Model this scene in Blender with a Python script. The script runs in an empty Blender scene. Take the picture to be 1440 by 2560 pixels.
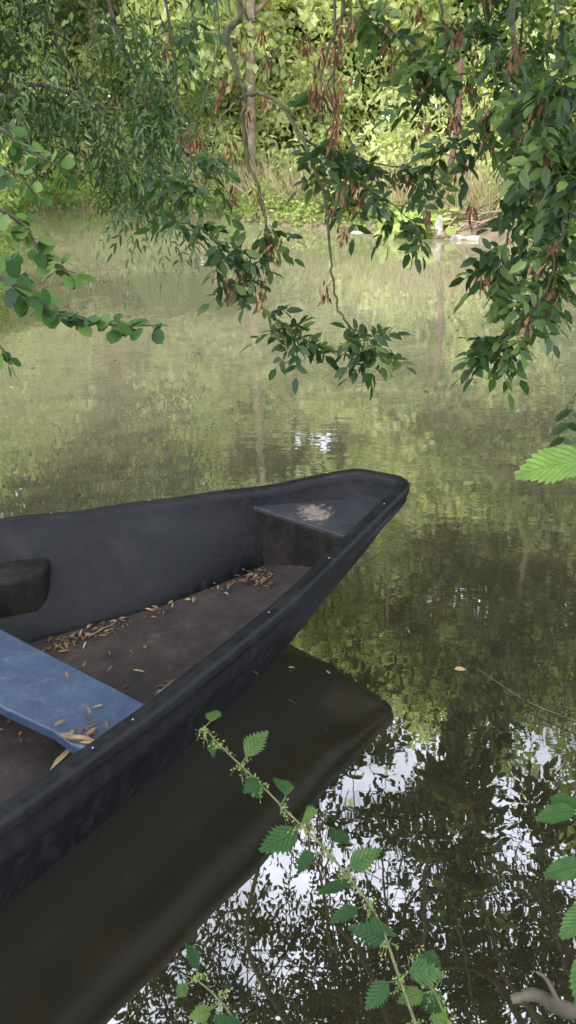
import bpy, bmesh, math, numpy as np
from mathutils import Vector
rng=np.random.default_rng(7)
sc=bpy.context.scene
sc.view_settings.view_transform='Standard'; sc.view_settings.look='None'; sc.view_settings.exposure=0
COL=bpy.context.collection

# ------------------------------------------------------------ helpers
def empty(name,loc=(0,0,0)):
    o=bpy.data.objects.new(name,None); o.location=loc; COL.objects.link(o); return o
def norm(a): return a/np.maximum(np.linalg.norm(a,axis=-1,keepdims=True),1e-9)
def np_mesh(name,V,faces_idx,loop_tot,mats,parent=None,attrs=None,smooth=False,matidx=None):
    me=bpy.data.meshes.new(name)
    me.vertices.add(len(V)); me.vertices.foreach_set('co',np.asarray(V,dtype=np.float32).ravel())
    me.loops.add(len(faces_idx)); me.loops.foreach_set('vertex_index',np.asarray(faces_idx,dtype=np.int32))
    me.polygons.add(len(loop_tot))
    ls=np.concatenate([[0],np.cumsum(loop_tot)[:-1]]).astype(np.int32)
    me.polygons.foreach_set('loop_start',ls)
    try: me.polygons.foreach_set('loop_total',np.asarray(loop_tot,dtype=np.int32))
    except Exception: pass
    if smooth: me.polygons.foreach_set('use_smooth',np.ones(len(loop_tot),dtype=bool))
    if matidx is not None: me.polygons.foreach_set('material_index',np.asarray(matidx,dtype=np.int32))
    for m in mats: me.materials.append(m)
    if attrs:
        for k,v in attrs.items():
            a=me.attributes.new(k,'FLOAT','POINT'); a.data.foreach_set('value',np.asarray(v,dtype=np.float32))
    me.update(calc_edges=True); me.validate()
    o=bpy.data.objects.new(name,me); COL.objects.link(o)
    if parent: o.parent=parent
    return o
OVAL=([(0,0,0),(.28,.42,.04),(.28,-.42,.04),(.28,0,0),(.68,.36,0),(.68,-.36,0),(.68,0,-.04),(1,0,-.13)],
      [(0,3,1),(0,2,3),(3,6,4,1),(3,2,5,6),(6,7,4),(6,5,7)])
QUAD=([(0,0,0),(.5,.5,.06),(1,0,-.05),(.5,-.5,.06)],[(0,3,2,1)])
ROUND=([(0,0,0),(.12,.32,.02),(.12,-.32,.02),(.45,.52,.03),(.45,-.52,.03),(.45,0,0),(.82,.36,0),(.82,-.36,0),(1.0,.0,-.06)],
       [(0,5,3,1),(0,2,4,5),(5,8,6,3),(5,4,7,8)])
def blade_t(n,wf,droop,cup,tooth,tw=0.):
    """leaf blade with midrib, optional serrated margin"""
    V=[];F=[]
    for i in range(n+1):
        a=i/n; V.append((a,tw*a*a,-droop*a*a))
    for sgn in (1,-1):
        base=len(V)
        for i in range(n+1):
            a=i/n; ww=wf(a)*(1-tooth) if i else .03
            V.append((a,sgn*ww+tw*a*a,-droop*a*a+cup*ww+.03*math.sin(a*15+sgn*2)*(ww*2)))
        tb=len(V)
        for i in range(n):
            ww=wf((i+.45)/n)*(1+tooth*.8)+.012*(tooth>0);a=(i+.5)/n
            V.append(((i+.5+.4*(tooth>0))/n+.02*(tooth>0),sgn*ww+tw*a*a,-droop*a**2+cup*.6*ww+.03*math.sin(a*15+sgn*2)*(ww*2)))
        for i in range(n):
            f=(i,i+1,base+i+1,tb+i,base+i)
            F.append(f if sgn<0 else f[::-1])
    return (V,F)
wn=lambda a:.52*(math.sin(math.pi*min(max(a,0),1))**.75)*(1.3-.85*a) if 0<a<1 else 0
NETTLE=blade_t(10,wn,.16,.12,.18); NETTLE2=blade_t(10,wn,.45,.3,.2,.15); NETTLE3=blade_t(9,wn,.28,-.1,.16,-.18)
BROAD=blade_t(12,lambda a:.5*(math.sin(math.pi*min(max(a,0),1))**.7)*(1.15-.4*a) if 0<a<1 else 0,.22,.14,.05)
def leaf_mesh(name,P,D,N,L,W,tone,tmpl,mat,parent=None,smooth=False):
    P=np.asarray(P,float);D=norm(np.asarray(D,float));N=np.asarray(N,float)
    S=norm(np.cross(N,D));U=np.cross(D,S)
    T=np.array(tmpl[0],float);k=len(T);n=len(P)
    L=np.broadcast_to(L,(n,))[:,None,None];W=np.broadcast_to(W,(n,))[:,None,None]
    V=P[:,None,:]+L*T[None,:,0,None]*D[:,None,:]+W*T[None,:,1,None]*S[:,None,:]+L*T[None,:,2,None]*U[:,None,:]
    V=V.reshape(-1,3)
    fi=np.concatenate([np.array(f) for f in tmpl[1]]);lt=np.array([len(f) for f in tmpl[1]])
    FI=(fi[None,:]+(np.arange(n)*k)[:,None]).ravel();LT=np.tile(lt,n)
    at={'tone':np.repeat(np.broadcast_to(tone,(n,)),k)}
    if smooth: at['la']=np.tile(T[:,0],n);at['lb']=np.tile(np.abs(T[:,1]),n)
    return np_mesh(name,V,FI,LT,[mat],parent,at,smooth)
def catmull(pts,sub=6):
    p=[np.array(q,float) for q in pts]; p=[2*p[0]-p[1]]+p+[2*p[-1]-p[-2]]; out=[]
    for i in range(1,len(p)-2):
        for j in range(sub):
            t=j/sub;a,b,c,d=p[i-1],p[i],p[i+1],p[i+2]
            out.append(.5*((2*b)+(c-a)*t+(2*a-5*b+4*c-d)*t*t+(3*b-a-3*c+d)*t**3))
    out.append(p[-2]); return np.array(out)
class Tubes:
    def __init__(s): s.V=[];s.F=[];s.n=0
    def add(s,path,r0,r1,k=6,wob=0):
        path=np.asarray(path,float);m=len(path)
        T=norm(np.gradient(path,axis=0)); ref=np.array([.31,.2,.93]) if abs(T[0][2])<.9 else np.array([1,0,0.])
        A=norm(np.cross(T,ref));B=np.cross(T,A)
        r=np.linspace(r0,r1,m)
        if wob: r=r*(1+wob*rng.standard_normal(m))
        ang=np.arange(k)*2*math.pi/k
        V=path[:,None,:]+r[:,None,None]*(np.cos(ang)[None,:,None]*A[:,None,:]+np.sin(ang)[None,:,None]*B[:,None,:])
        s.V.append(V.reshape(-1,3))
        i=np.arange(m-1)[:,None]*k;j=np.arange(k)[None,:];j2=(j+1)%k
        f=np.stack([i+j,i+j2,i+k+j2,i+k+j],-1).reshape(-1,4)+s.n
        s.F.append(f); s.n+=m*k
    def build(s,name,mat,parent=None):
        F=np.concatenate(s.F);return np_mesh(name,np.concatenate(s.V),F.ravel(),np.full(len(F),4),[mat],parent,None,True)

# ------------------------------------------------------------ materials
def newmat(name):
    m=bpy.data.materials.new(name); m.use_nodes=True; nt=m.node_tree
    return m,nt,nt.nodes['Principled BSDF'],nt.nodes['Material Output']
def ramp(nt,stops):
    r=nt.nodes.new('ShaderNodeValToRGB'); e=r.color_ramp.elements
    while len(e)<len(stops): e.new(.5)
    for i,(p,c) in enumerate(stops): e[i].position=p; e[i].color=(*c,1)
    return r
def noise(nt,scale,detail=4,rough=.55,vec=None,obj=True):
    n=nt.nodes.new('ShaderNodeTexNoise'); n.inputs['Scale'].default_value=scale;n.inputs['Detail'].default_value=detail;n.inputs['Roughness'].default_value=rough
    if vec is None:
        tc=nt.nodes.new('ShaderNodeTexCoord'); vec=tc.outputs['Object']
    nt.links.new(vec,n.inputs['Vector']); return n
def math_(nt,op,a,b=None,c=None):
    n=nt.nodes.new('ShaderNodeMath');n.operation=op
    for i,v in enumerate((a,b,c)):
        if v is None: continue
        if isinstance(v,(int,float)): n.inputs[i].default_value=v
        else: nt.links.new(v,n.inputs[i])
    return n.outputs[0]
def leafmat(name,stops,trans=.4,rough=.5,spec=.3,tcol=1.3,veins=0):
    m,nt,b,out=newmat(name)
    a=nt.nodes.new('ShaderNodeAttribute');a.attribute_name='tone'
    r=ramp(nt,stops);col=r.outputs[0]
    if veins:
        la=nt.nodes.new('ShaderNodeAttribute');la.attribute_name='la';lb=nt.nodes.new('ShaderNodeAttribute');lb.attribute_name='lb'
        nz=noise(nt,55,4,.6)
        tn=math_(nt,'MULTIPLY_ADD',nz.outputs[0],.7,a.outputs['Fac']);tn=math_(nt,'SUBTRACT',tn,.35);nt.links.new(tn,r.inputs[0])
        s=math_(nt,'MULTIPLY_ADD',lb.outputs['Fac'],-.8,la.outputs['Fac']);s=math_(nt,'MULTIPLY',s,veins);s=math_(nt,'FRACT',s);s=math_(nt,'SUBTRACT',s,.5);s=math_(nt,'ABSOLUTE',s)
        v=nt.nodes.new('ShaderNodeMapRange');nt.links.new(s,v.inputs[0]);v.inputs[1].default_value=.0;v.inputs[2].default_value=.14;v.inputs[3].default_value=1;v.inputs[4].default_value=0
        md=nt.nodes.new('ShaderNodeMapRange');nt.links.new(lb.outputs['Fac'],md.inputs[0]);md.inputs[1].default_value=.0;md.inputs[2].default_value=.04;md.inputs[3].default_value=1;md.inputs[4].default_value=0
        vv=math_(nt,'MAXIMUM',v.outputs[0],md.outputs[0])
        mm=nt.nodes.new('ShaderNodeMix');mm.data_type='RGBA';nt.links.new(math_(nt,'MULTIPLY',vv,.13),mm.inputs[0]);nt.links.new(col,mm.inputs[6]);mm.inputs[7].default_value=(*[min(1,x*1.25) for x in stops[-1][1]],1);col=mm.outputs[2]
        bp=nt.nodes.new('ShaderNodeBump');bp.inputs['Distance'].default_value=.003;bp.inputs['Strength'].default_value=.7;bp.invert=True
        nt.links.new(math_(nt,'ADD',vv,math_(nt,'MULTIPLY',nz.outputs[0],1.4)),bp.inputs['Height']);nt.links.new(bp.outputs[0],b.inputs['Normal'])
    else: nt.links.new(a.outputs['Fac'],r.inputs[0])
    nt.links.new(col,b.inputs['Base Color']);b.inputs['Roughness'].default_value=rough
    b.inputs['Specular IOR Level'].default_value=spec
    t=nt.nodes.new('ShaderNodeBsdfTranslucent')
    mx=nt.nodes.new('ShaderNodeMix');mx.data_type='RGBA';mx.blend_type='MULTIPLY';mx.inputs[0].default_value=1
    nt.links.new(col,mx.inputs[6]);mx.inputs[7].default_value=(tcol*1.1,tcol*1.15,tcol*.6,1)
    nt.links.new(mx.outputs[2],t.inputs['Color'])
    ms=nt.nodes.new('ShaderNodeMixShader');ms.inputs[0].default_value=trans
    nt.links.new(b.outputs[0],ms.inputs[1]);nt.links.new(t.outputs[0],ms.inputs[2]);nt.links.new(ms.outputs[0],out.inputs[0])
    return m
M_near=leafmat('ash_leaf',[(0,(.015,.036,.012)),(.55,(.038,.080,.022)),(1,(.15,.22,.055))],.35,.42,.35)
M_crown=leafmat('crown_leaf',[(0,(.018,.034,.013)),(.5,(.045,.07,.024)),(1,(.12,.16,.05))],.35,.45,.3)
M_dark=leafmat('dark_leaf',[(0,(.016,.036,.014)),(.6,(.04,.078,.027)),(1,(.12,.17,.055))],.3,.45,.3)
M_far=leafmat('woodland_hazed_leaf',[(0,(.12,.17,.07)),(.45,(.36,.42,.20)),(1,(.72,.72,.44))],.5,.7,.1,1.2)  # tones lightened so that haze over the far bank is painted into the leaves
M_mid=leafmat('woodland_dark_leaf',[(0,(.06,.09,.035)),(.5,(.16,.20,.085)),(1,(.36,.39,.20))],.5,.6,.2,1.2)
M_fresh=leafmat('fresh_leaf',[(0,(.08,.14,.035)),(.5,(.24,.34,.10)),(1,(.52,.57,.25))],.45,.55,.25)
M_shoot=leafmat('shoot_leaf',[(0,(.03,.08,.018)),(.5,(.065,.15,.03)),(1,(.17,.27,.06))],.4,.5,.3,1.2,9)
M_elder=leafmat('elder_leaf',[(0,(.02,.055,.016)),(.5,(.045,.11,.028)),(1,(.10,.19,.045))],.35,.5,.25,1.2,9)
M_hazel=leafmat('hazel_leaf',[(0,(.02,.055,.016)),(.6,(.05,.12,.03)),(1,(.16,.25,.07))],.4,.5,.3)
M_rb=leafmat('right_bank_leaf',[(0,(.05,.10,.035)),(.6,(.15,.22,.09)),(1,(.34,.40,.18))],.4,.5,.3)
M_nettle=leafmat('nettle_leaf',[(0,(.018,.050,.017)),(.5,(.036,.090,.028)),(1,(.10,.155,.042))],.3,.6,.2,1.2,7)
M_pod=leafmat('seed_pod',[(0,(.06,.032,.02)),(.6,(.18,.088,.046)),(1,(.36,.21,.12))],.25,.6,.2,1)
M_dry=leafmat('dry_leaf',[(0,(.07,.04,.022)),(.6,(.17,.11,.06)),(1,(.36,.28,.16))],.15,.6,.2,1)
M_reed=leafmat('dry_reed',[(0,(.26,.28,.13)),(.5,(.48,.41,.27)),(1,(.62,.50,.39))],.3,.7,.1,1)
def barkmat(name,c0,c1,sc_=14):
    m,nt,b,o=newmat(name)
    n=noise(nt,sc_,6); r=ramp(nt,[(.35,c0),(.65,c1)]);nt.links.new(n.outputs[0],r.inputs[0]);nt.links.new(r.outputs[0],b.inputs['Base Color'])
    b.inputs['Roughness'].default_value=.85
    bp=nt.nodes.new('ShaderNodeBump');bp.inputs['Strength'].default_value=.5;bp.inputs['Distance'].default_value=.01
    nt.links.new(n.outputs[0],bp.inputs['Height']);nt.links.new(bp.outputs[0],b.inputs['Normal']);return m
M_bark=barkmat('bark',(.035,.028,.02),(.10,.085,.06))
M_twig=barkmat('twig',(.03,.03,.015),(.09,.09,.04),40)
M_barkp=barkmat('pale_bark',(.20,.15,.11),(.42,.32,.24),10)
M_stem=barkmat('nettle_stem',(.06,.08,.03),(.14,.13,.06),60)

# ------------------------------------------------------------ world, sun, camera
EL=math.radians(52); AZ=math.radians(215)   # sun from behind-left of the viewer
w=bpy.data.worlds.new('World');sc.world=w;w.use_nodes=True;nt=w.node_tree
bg=nt.nodes['Background'];bg.inputs['Strength'].default_value=.15
sky=nt.nodes.new('ShaderNodeTexSky');sky.sky_type='NISHITA';sky.sun_disc=False;sky.sun_elevation=EL;sky.sun_rotation=AZ
tc=nt.nodes.new('ShaderNodeTexCoord')
n=noise(nt,2.6,5,.55,tc.outputs['Generated']);r=ramp(nt,[(.40,(.35,.35,.35)),(.56,(1,1,1))]);nt.links.new(n.outputs[0],r.inputs[0])
mx=nt.nodes.new('ShaderNodeMix');mx.data_type='RGBA';nt.links.new(r.outputs[0],mx.inputs[0]);nt.links.new(sky.outputs[0],mx.inputs[6]);mx.inputs[7].default_value=(33,34.5,39,1)
nt.links.new(mx.outputs[2],bg.inputs['Color'])
sl=bpy.data.lights.new('sun','SUN');sl.energy=4.4;sl.angle=math.radians(.6);sl.color=(1,.94,.84)
so=bpy.data.objects.new('sun',sl);COL.objects.link(so)
sd=Vector((math.sin(AZ)*math.cos(EL),math.cos(AZ)*math.cos(EL),math.sin(EL)))
so.rotation_euler=sd.to_track_quat('Z','Y').to_euler()
cd=bpy.data.cameras.new('camera');co=bpy.data.objects.new('camera',cd);COL.objects.link(co)
co.location=(0,0,1.7);co.rotation_euler=(math.radians(64.7),0,0)
cd.sensor_fit='VERTICAL';cd.sensor_height=24;cd.sensor_width=13.5;cd.lens=18.83;cd.clip_start=.05;cd.clip_end=600;sc.camera=co

# ------------------------------------------------------------ terrain
BAS=np.array([(-5.9,21.3),(-2.6,19.3),(-1.3,18.3),(.3,16.8),(2.4,15.0),(3.3,14.6),(4.2,11),(3.6,7.5),(3.4,4.5),(2.6,2.2),(1.3,1.1),(.62,.98),(.2,.62),(-.3,.4),(-.6,.1),(-1.2,-.5),(-2.2,-1.1),(-3.6,-1.2),(-4.6,0),(-4.6,3),(-4.0,6.5),(-4.0,9),(-4.6,13),(-6.5,17)])
def sdf(x,y):
    x=np.asarray(x,float);y=np.asarray(y,float);d=np.full(x.shape,1e9);ins=np.zeros(x.shape,bool)
    for i in range(len(BAS)):
        a=BAS[i];b=BAS[(i+1)%len(BAS)];e=b-a
        t=np.clip(((x-a[0])*e[0]+(y-a[1])*e[1])/(e@e),0,1)
        d=np.minimum(d,np.hypot(x-a[0]-t*e[0],y-a[1]-t*e[1]))
        c=((a[1]>y)!=(b[1]>y));xi=a[0]+(y-a[1])*e[0]/(e[1] if abs(e[1])>1e-9 else 1e-9)
        ins^=(c&(x<xi))
    return np.where(ins,-d,d)
def gz(x,y):
    d=sdf(x,y)+.07*np.sin(x*4.1+y*2)*np.cos(y*3.7-x)
    o=.26*(1-np.exp(-np.maximum(d,0)/.22))+.07*np.clip(d-.5,0,30)
    o=o+.05*np.sin(x*1.3)*np.cos(y*1.7)*np.clip(d,0,1)
    return np.where(d<0,np.maximum(d*1.1,-.8),o)
xs=np.concatenate([np.linspace(-200,-13,22),np.arange(-12.4,12.5,.2),np.linspace(13,200,22)])
ys=np.concatenate([np.linspace(-200,-5,20),np.arange(-4.4,26,.2),np.linspace(27,220,24)])
X,Yg=np.meshgrid(xs,ys);Zg=gz(X,Yg)
V=np.stack([X,Yg,Zg],-1).reshape(-1,3);nx=len(xs);ny=len(ys)
i=np.arange(ny-1)[:,None]*nx;j=np.arange(nx-1)[None,:];F=np.stack([i+j,i+j+1,i+nx+j+1,i+nx+j],-1).reshape(-1,4)
m,nt,b,o=newmat('bank_soil')
n=noise(nt,3,6);n2=noise(nt,.5,4);r=ramp(nt,[(.3,(.08,.06,.04)),(.5,(.24,.19,.13)),(.62,(.12,.14,.05)),(.8,(.2,.22,.08))])
mx=nt.nodes.new('ShaderNodeMix');mx.inputs[0].default_value=.5;nt.links.new(n.outputs[0],mx.inputs[2]);nt.links.new(n2.outputs[0],mx.inputs[3])
nt.links.new(mx.outputs[0],r.inputs[0]);nt.links.new(r.outputs[0],b.inputs['Base Color']);b.inputs['Roughness'].default_value=.95
bp=nt.nodes.new('ShaderNodeBump');bp.inputs['Distance'].default_value=.05;nt.links.new(n.outputs[0],bp.inputs['Height']);nt.links.new(bp.outputs[0],b.inputs['Normal'])
np_mesh('ground',V,F.ravel(),np.full(len(F),4),[m],None,None,True)

# water
m,nt,b,o=newmat('pond_water')
tc=nt.nodes.new('ShaderNodeTexCoord')
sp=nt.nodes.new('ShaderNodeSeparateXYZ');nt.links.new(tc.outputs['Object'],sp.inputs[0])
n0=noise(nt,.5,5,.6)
light_grad=nt.nodes.new('ShaderNodeMapRange');light_grad.interpolation_type='SMOOTHSTEP';nt.links.new(math_(nt,'MULTIPLY_ADD',n0.outputs[0],2.4,sp.outputs['Y']),light_grad.inputs[0]);light_grad.inputs[1].default_value=2.8;light_grad.inputs[2].default_value=10.0  # painted into the water colour: shade near the boat, reflected brightness mid-pool
r0=ramp(nt,[(0,(.016,.014,.008)),(.4,(.10,.094,.054)),(1,(.22,.208,.13))]);nt.links.new(light_grad.outputs[0],r0.inputs[0]);nt.links.new(r0.outputs[0],b.inputs['Base Color'])
b.inputs['Roughness'].default_value=.01;b.inputs['IOR'].default_value=2.7
mp=nt.nodes.new('ShaderNodeMapping');mp.inputs['Scale'].default_value=(1,2.2,1);nt.links.new(tc.outputs['Object'],mp.inputs[0])
a1=noise(nt,3.0,2,.45,mp.outputs[0]);a2=noise(nt,11,2,.5,mp.outputs[0]);mk=noise(nt,.4,2,.5,tc.outputs['Object'])
rk=ramp(nt,[(.38,(.12,.12,.12)),(.68,(1,1,1))]);nt.links.new(mk.outputs[0],rk.inputs[0])
hh=math_(nt,'MULTIPLY_ADD',a2.outputs[0],.15,a1.outputs[0])
nearm=nt.nodes.new('ShaderNodeMapRange');nt.links.new(sp.outputs['Y'],nearm.inputs[0]);nearm.inputs[1].default_value=1.5;nearm.inputs[2].default_value=6;nearm.inputs[3].default_value=.45;nearm.inputs[4].default_value=1.15
bp=nt.nodes.new('ShaderNodeBump');bp.inputs['Distance'].default_value=.0045
nt.links.new(math_(nt,'MULTIPLY',math_(nt,'MULTIPLY',rk.outputs[0],.5),nearm.outputs[0]),bp.inputs['Strength'])
nt.links.new(hh,bp.inputs['Height']);nt.links.new(bp.outputs[0],b.inputs['Normal'])
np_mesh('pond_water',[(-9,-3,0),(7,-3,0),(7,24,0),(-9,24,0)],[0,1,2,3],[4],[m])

# ------------------------------------------------------------ foliage generators
def rdir(n): return norm(rng.standard_normal((n,3)))
def clumps(centers,radii,per):
    P=[];T=[]
    for c,r,k in zip(centers,radii,per):
        q=rdir(k)*(rng.random((k,1))**.45)
        P.append(np.array(c)+q*np.array(r)); T.append(np.clip(rng.random()*.6+rng.random(k)*.5,0,1))
    return np.concatenate(P),np.concatenate(T)
def foliage(name,centers,radii,nsub,leaves_per,csize,L,W,mat,parent=None,tmpl=QUAD,droop=.3,cut=None,tb=0.):
    C,T=clumps(centers,radii,nsub)
    n=len(C)*leaves_per
    P=np.repeat(C,leaves_per,0)+rng.standard_normal((n,3))*np.array(csize)
    tone=np.clip(np.repeat(T,leaves_per)*.6+rng.random(n)*.4+tb,0,1)
    k=np.ones(n,bool)
    if cut is not None: k&=~cut(P)
    k&=P[:,2]>np.maximum(gz(P[:,0],P[:,1]),0)+.03
    P=P[k];tone=tone[k];n=len(P)
    D=rdir(n);D[:,2]-=droop;N=rdir(n)+np.array([0,0,.8])
    s=.7+.6*rng.random(n)
    return leaf_mesh(name,P,D,N,L*s,W*s,tone,tmpl,mat,parent)
def compound(P0,D0,rl,L,W,pairs=3,droop=.35,hang=.45):
    n=len(P0);D0=norm(D0);up=np.array([0,0,1.])+.5*rng.standard_normal((n,3));S=norm(np.cross(up,D0));U=np.cross(D0,S)
    rs=rl*(.7+.6*rng.random(n))[:,None];PP=[];DD=[];NN=[];LL=[]
    for k in range(pairs):
        f=.3+.7*k/pairs
        for s in (1,-1):
            p=P0+D0*rs*f-np.array([0,0,1.])*rs*droop*f*f
            d=D0*.6+s*S*.9+np.array([0,0,-hang])+.3*rng.standard_normal((n,3))
            PP.append(p);DD.append(d);NN.append(U+.5*rng.standard_normal((n,3)));LL.append((.7+.45*rng.random(n)))
    p=P0+D0*rs-np.array([0,0,1.])*rs*droop
    PP.append(p);DD.append(D0+np.array([0,0,-hang*1.4]));NN.append(U+.3*rng.standard_normal((n,3)));LL.append(1.1*np.ones(n))
    l=np.concatenate(LL)
    rach=[np.array([P0[q],P0[q]+D0[q]*rs[q]*.5-np.array([0,0,1.])*rs[q]*droop*.25,p[q]]) for q in range(n)] if n<1200 else []
    return np.concatenate(PP),np.concatenate(DD),np.concatenate(NN),L*l,W*l,np.tile(rng.random(n),2*pairs+1)*.7+.3*rng.random(n*(2*pairs+1)),rach

# ------------------------------------------------------------ near ash tree with hanging branches
ash=empty('ash_tree',(2.5,.5,.2)); ash_off=np.array([2.5,.5,.2])
def fix(o,off=ash_off):
    o.location=tuple(-np.array(off)); return o
HB={
'A1':([(-.25,3.3,2.6),(-.17,3.4,2.13),(-.22,3.4,2.03),(-.19,3.4,1.9),(-.16,3.4,1.83),(-.17,3.4,1.74),(-.15,3.4,1.6),(-.1,3.4,1.44),(-.08,3.4,1.32),(-.08,3.4,1.15)],.014,[(.82,1,9)]),
'A2':([(-.16,3.4,1.83),(-.23,3.38,1.77),(-.28,3.36,1.67),(-.31,3.35,1.55),(-.35,3.34,1.4)],.006,[(.6,1,9)]),
'A3':([(-.16,3.4,1.83),(-.06,3.35,1.82),(.03,3.3,1.71),(.11,3.3,1.56),(.16,3.3,1.38),(.18,3.3,1.17),(.23,3.3,1.01),(.33,3.3,.93),(.40,3.3,.86)],.008,[(.84,1,19),(.2,.4,5)]),
'A4':([(.03,3.3,1.71),(.2,3.4,1.57),(.38,3.4,1.46),(.53,3.4,1.35)],.005,[(.1,1,28)]),
'A5':([(.25,3.1,2.6),(.19,3.2,2.1),(.15,3.2,1.99),(.11,3.2,1.85),(.115,3.2,1.74)],.009,[]),
'A5b':([(.28,3.1,2.6),(.22,3.2,2.1),(.16,3.2,1.9),(.12,3.2,1.8)],.006,[]),
'A6':([(-.45,3.3,1.39),(-.34,3.3,1.36),(-.24,3.3,1.28),(-.18,3.3,1.165),(-.11,3.3,1.06),(-.016,3.3,.98),(.1,3.3,.9)],.005,[(0,1,42)]),
'A7':([(-.2,3.7,2.6),(-.19,3.8,2.18),(-.11,3.8,2.1),(-.03,3.8,2.06),(-.1,3.8,1.88),(-.05,3.8,1.78)],.006,[]),
'A8':([(-.27,3.6,2.2),(-.27,3.6,2.01),(-.335,3.6,1.83),(-.39,3.6,1.67),(-.42,3.6,1.52),(-.53,3.6,1.54)],.005,[(.65,1,16)]),
'A9':([(.17,3.5,2.2),(.19,3.6,1.82),(.26,3.6,1.67),(.295,3.6,1.6),(.46,3.6,1.57),(.6,3.6,1.54)],.006,[(.45,1,22)]),
'B1':([(.8,3.1,2.7),(.76,3.2,2.1),(.79,3.2,1.95),(.75,3.2,1.8),(.66,3.2,1.7),(.52,3.2,1.62)],.012,[(.3,1,18)]),
'B2':([(.75,3.2,1.9),(.81,3.1,1.79),(.88,3,1.67),(.81,3,1.485),(.77,3,1.3),(.75,3,1.23)],.007,[(.1,1,44)]),
'B3':([(1.1,2.7,2.2),(.95,2.8,1.7),(.93,2.8,1.56),(.90,2.8,1.34),(.87,2.8,1.19),(.77,2.8,1.06),(.72,2.8,.99)],.008,[(.1,1,64)]),
'B4':([(.6,3.3,2.6),(.55,3.4,2.13),(.59,3.4,2.02),(.53,3.4,1.87),(.48,3.4,1.8)],.007,[(.3,1,12)]),
'B5':([(.2,3.4,2.4),(.27,3.5,2.14),(.36,3.5,2.07),(.52,3.5,1.93),(.7,3.5,1.9),(.89,3.5,1.92)],.006,[(.2,1,28)]),
'B6':([(1.0,2.6,2.6),(.87,2.8,1.95),(.81,2.8,1.83),(.81,2.8,1.7),(.88,2.8,1.56)],.007,[(.2,1,28)]),
'B7':([(1.3,3.2,2.6),(1.1,3.4,2.0),(1.08,3.5,1.6),(1.12,3.5,1.25),(1.05,3.5,1.0)],.008,[(.2,1,66)]),
'B8':([(1.5,2.6,2.4),(1.3,2.8,1.8),(1.25,2.9,1.4),(1.15,2.9,1.15)],.008,[(.2,1,50)]),
'B9':([(1.3,3.9,2.7),(1.15,4.1,2.1),(1.2,4.2,1.6),(1.3,4.2,1.2)],.008,[(.2,1,60)]),
'B10':([(.7,3.6,2.6),(.75,3.7,2.2),(.9,3.8,1.95),(1.1,3.8,1.8)],.007,[(.2,1,30)]),
'B13':([(.95,3.6,2.6),(.95,3.8,2.2),(1.0,3.9,1.75),(1.05,3.9,1.45)],.007,[(.1,1,50)]),
'B12':([(-.5,4.0,2.7),(-.45,4.1,2.3),(-.4,4.1,2.05)],.005,[(.2,1,10)]),
'E1':([(1.05,2.0,1.25),(.85,2.2,1.06),(.8,2.2,.99),(.75,2.2,.945),(.66,2.2,.92),(.6,2.2,.93)],.003,[(.1,.3,2)]),
}
tub=Tubes();P0=[];D0=[];pods=[]
for k,(pts,rad,leaf) in HB.items():
    c=catmull(pts,7); c[1:-1]+=rng.standard_normal((len(c)-2,3))*.004; tub.add(c,rad,rad*.35,5)
    for (a,b_,cnt) in leaf:
        t=a+(b_-a)*rng.random(cnt);idx=t*(len(c)-1);i0=np.clip(idx.astype(int),0,len(c)-2);f=(idx-i0)[:,None]
        p=c[i0]*(1-f)+c[i0+1]*f; tg=norm(c[i0+1]-c[i0])
        d=rdir(cnt)*np.array([1,1,.6])+tg*.4+np.array([0,0,-.1]);P0.append(p);D0.append(d)
    npod={'A5':9,'A5b':5,'A7':6,'A1':7,'A6':8,'B5':9,'B1':8,'B2':7,'B3':6,'A9':7,'A4':5,'B4':7,'A2':4,'A3':4,'A8':4,'B6':4,'B7':3,'B10':4}.get(k,1 if k!='E1' else 0)
    for q in range(npod):
        s0=c[rng.integers(len(c)//4,len(c))];e0=s0+np.array([rng.normal()*.05,rng.normal()*.05,-.02-.05*rng.random()])
        tub.add(np.array([s0,(s0+e0)/2+[0,0,.01],e0]),.0015,.001,3);pods.append(e0)
P0=np.concatenate(P0);D0=np.concatenate(D0)
tr=catmull([(2.5,.5,0.1),(2.45,.6,1.2),(2.3,.9,2.4),(1.9,1.5,3.6),(1.2,2.3,4.4),(.2,3.2,4.8),(-1.0,4.2,5.2)],6);tub.add(tr,.17,.03,10,.03)
limbs=[[(2.3,.9,2.4),(2.4,1.8,3.6),(2.2,3.2,4.6),(1.6,4.8,5.3),(.9,6.0,5.6)],
 [(1.9,1.5,3.6),(.9,1.4,4.4),(-.4,1.2,5.2),(-1.8,1.4,5.8),(-3,2.0,6)],
 [(2.3,.9,2.4),(1.6,-.4,4.0),(.4,-1.4,5.2),(-1.2,-2,6)],
 [(1.2,2.3,4.4),(.8,2.8,3.6),(.5,3.2,2.9),(.3,3.3,2.6)],
 [(1.6,1.9,4.1),(1.5,2.6,3.3),(1.2,3.0,2.7),(.8,3.1,2.7)],
 [(.5,3.0,4.7),(.1,3.3,3.8),(-.2,3.35,3.1),(-.25,3.3,2.6)],
 [(2.2,3.2,4.6),(2.0,4.0,3.6),(1.6,4.0,3.0),(1.3,3.9,2.7)],
 [(2.0,1.4,3.4),(1.7,2.2,3.0),(1.4,2.6,2.6),(1.1,2.7,2.2)],
 [(.2,3.2,4.8),(.6,4.8,5.6),(1.4,6.2,6.2)],[(2.2,3.2,4.6),(3.0,4.6,5.6),(3.2,6,6.4)],[(.6,2.9,4.7),(.9,4.3,5.2),(1.1,5.4,5.3),(1.9,6.6,5.3)]]
for l in limbs:
    c=catmull(l,6);tub.add(c,.05 if l[0][2]<4 else .035,.01,7,.04)
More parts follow.
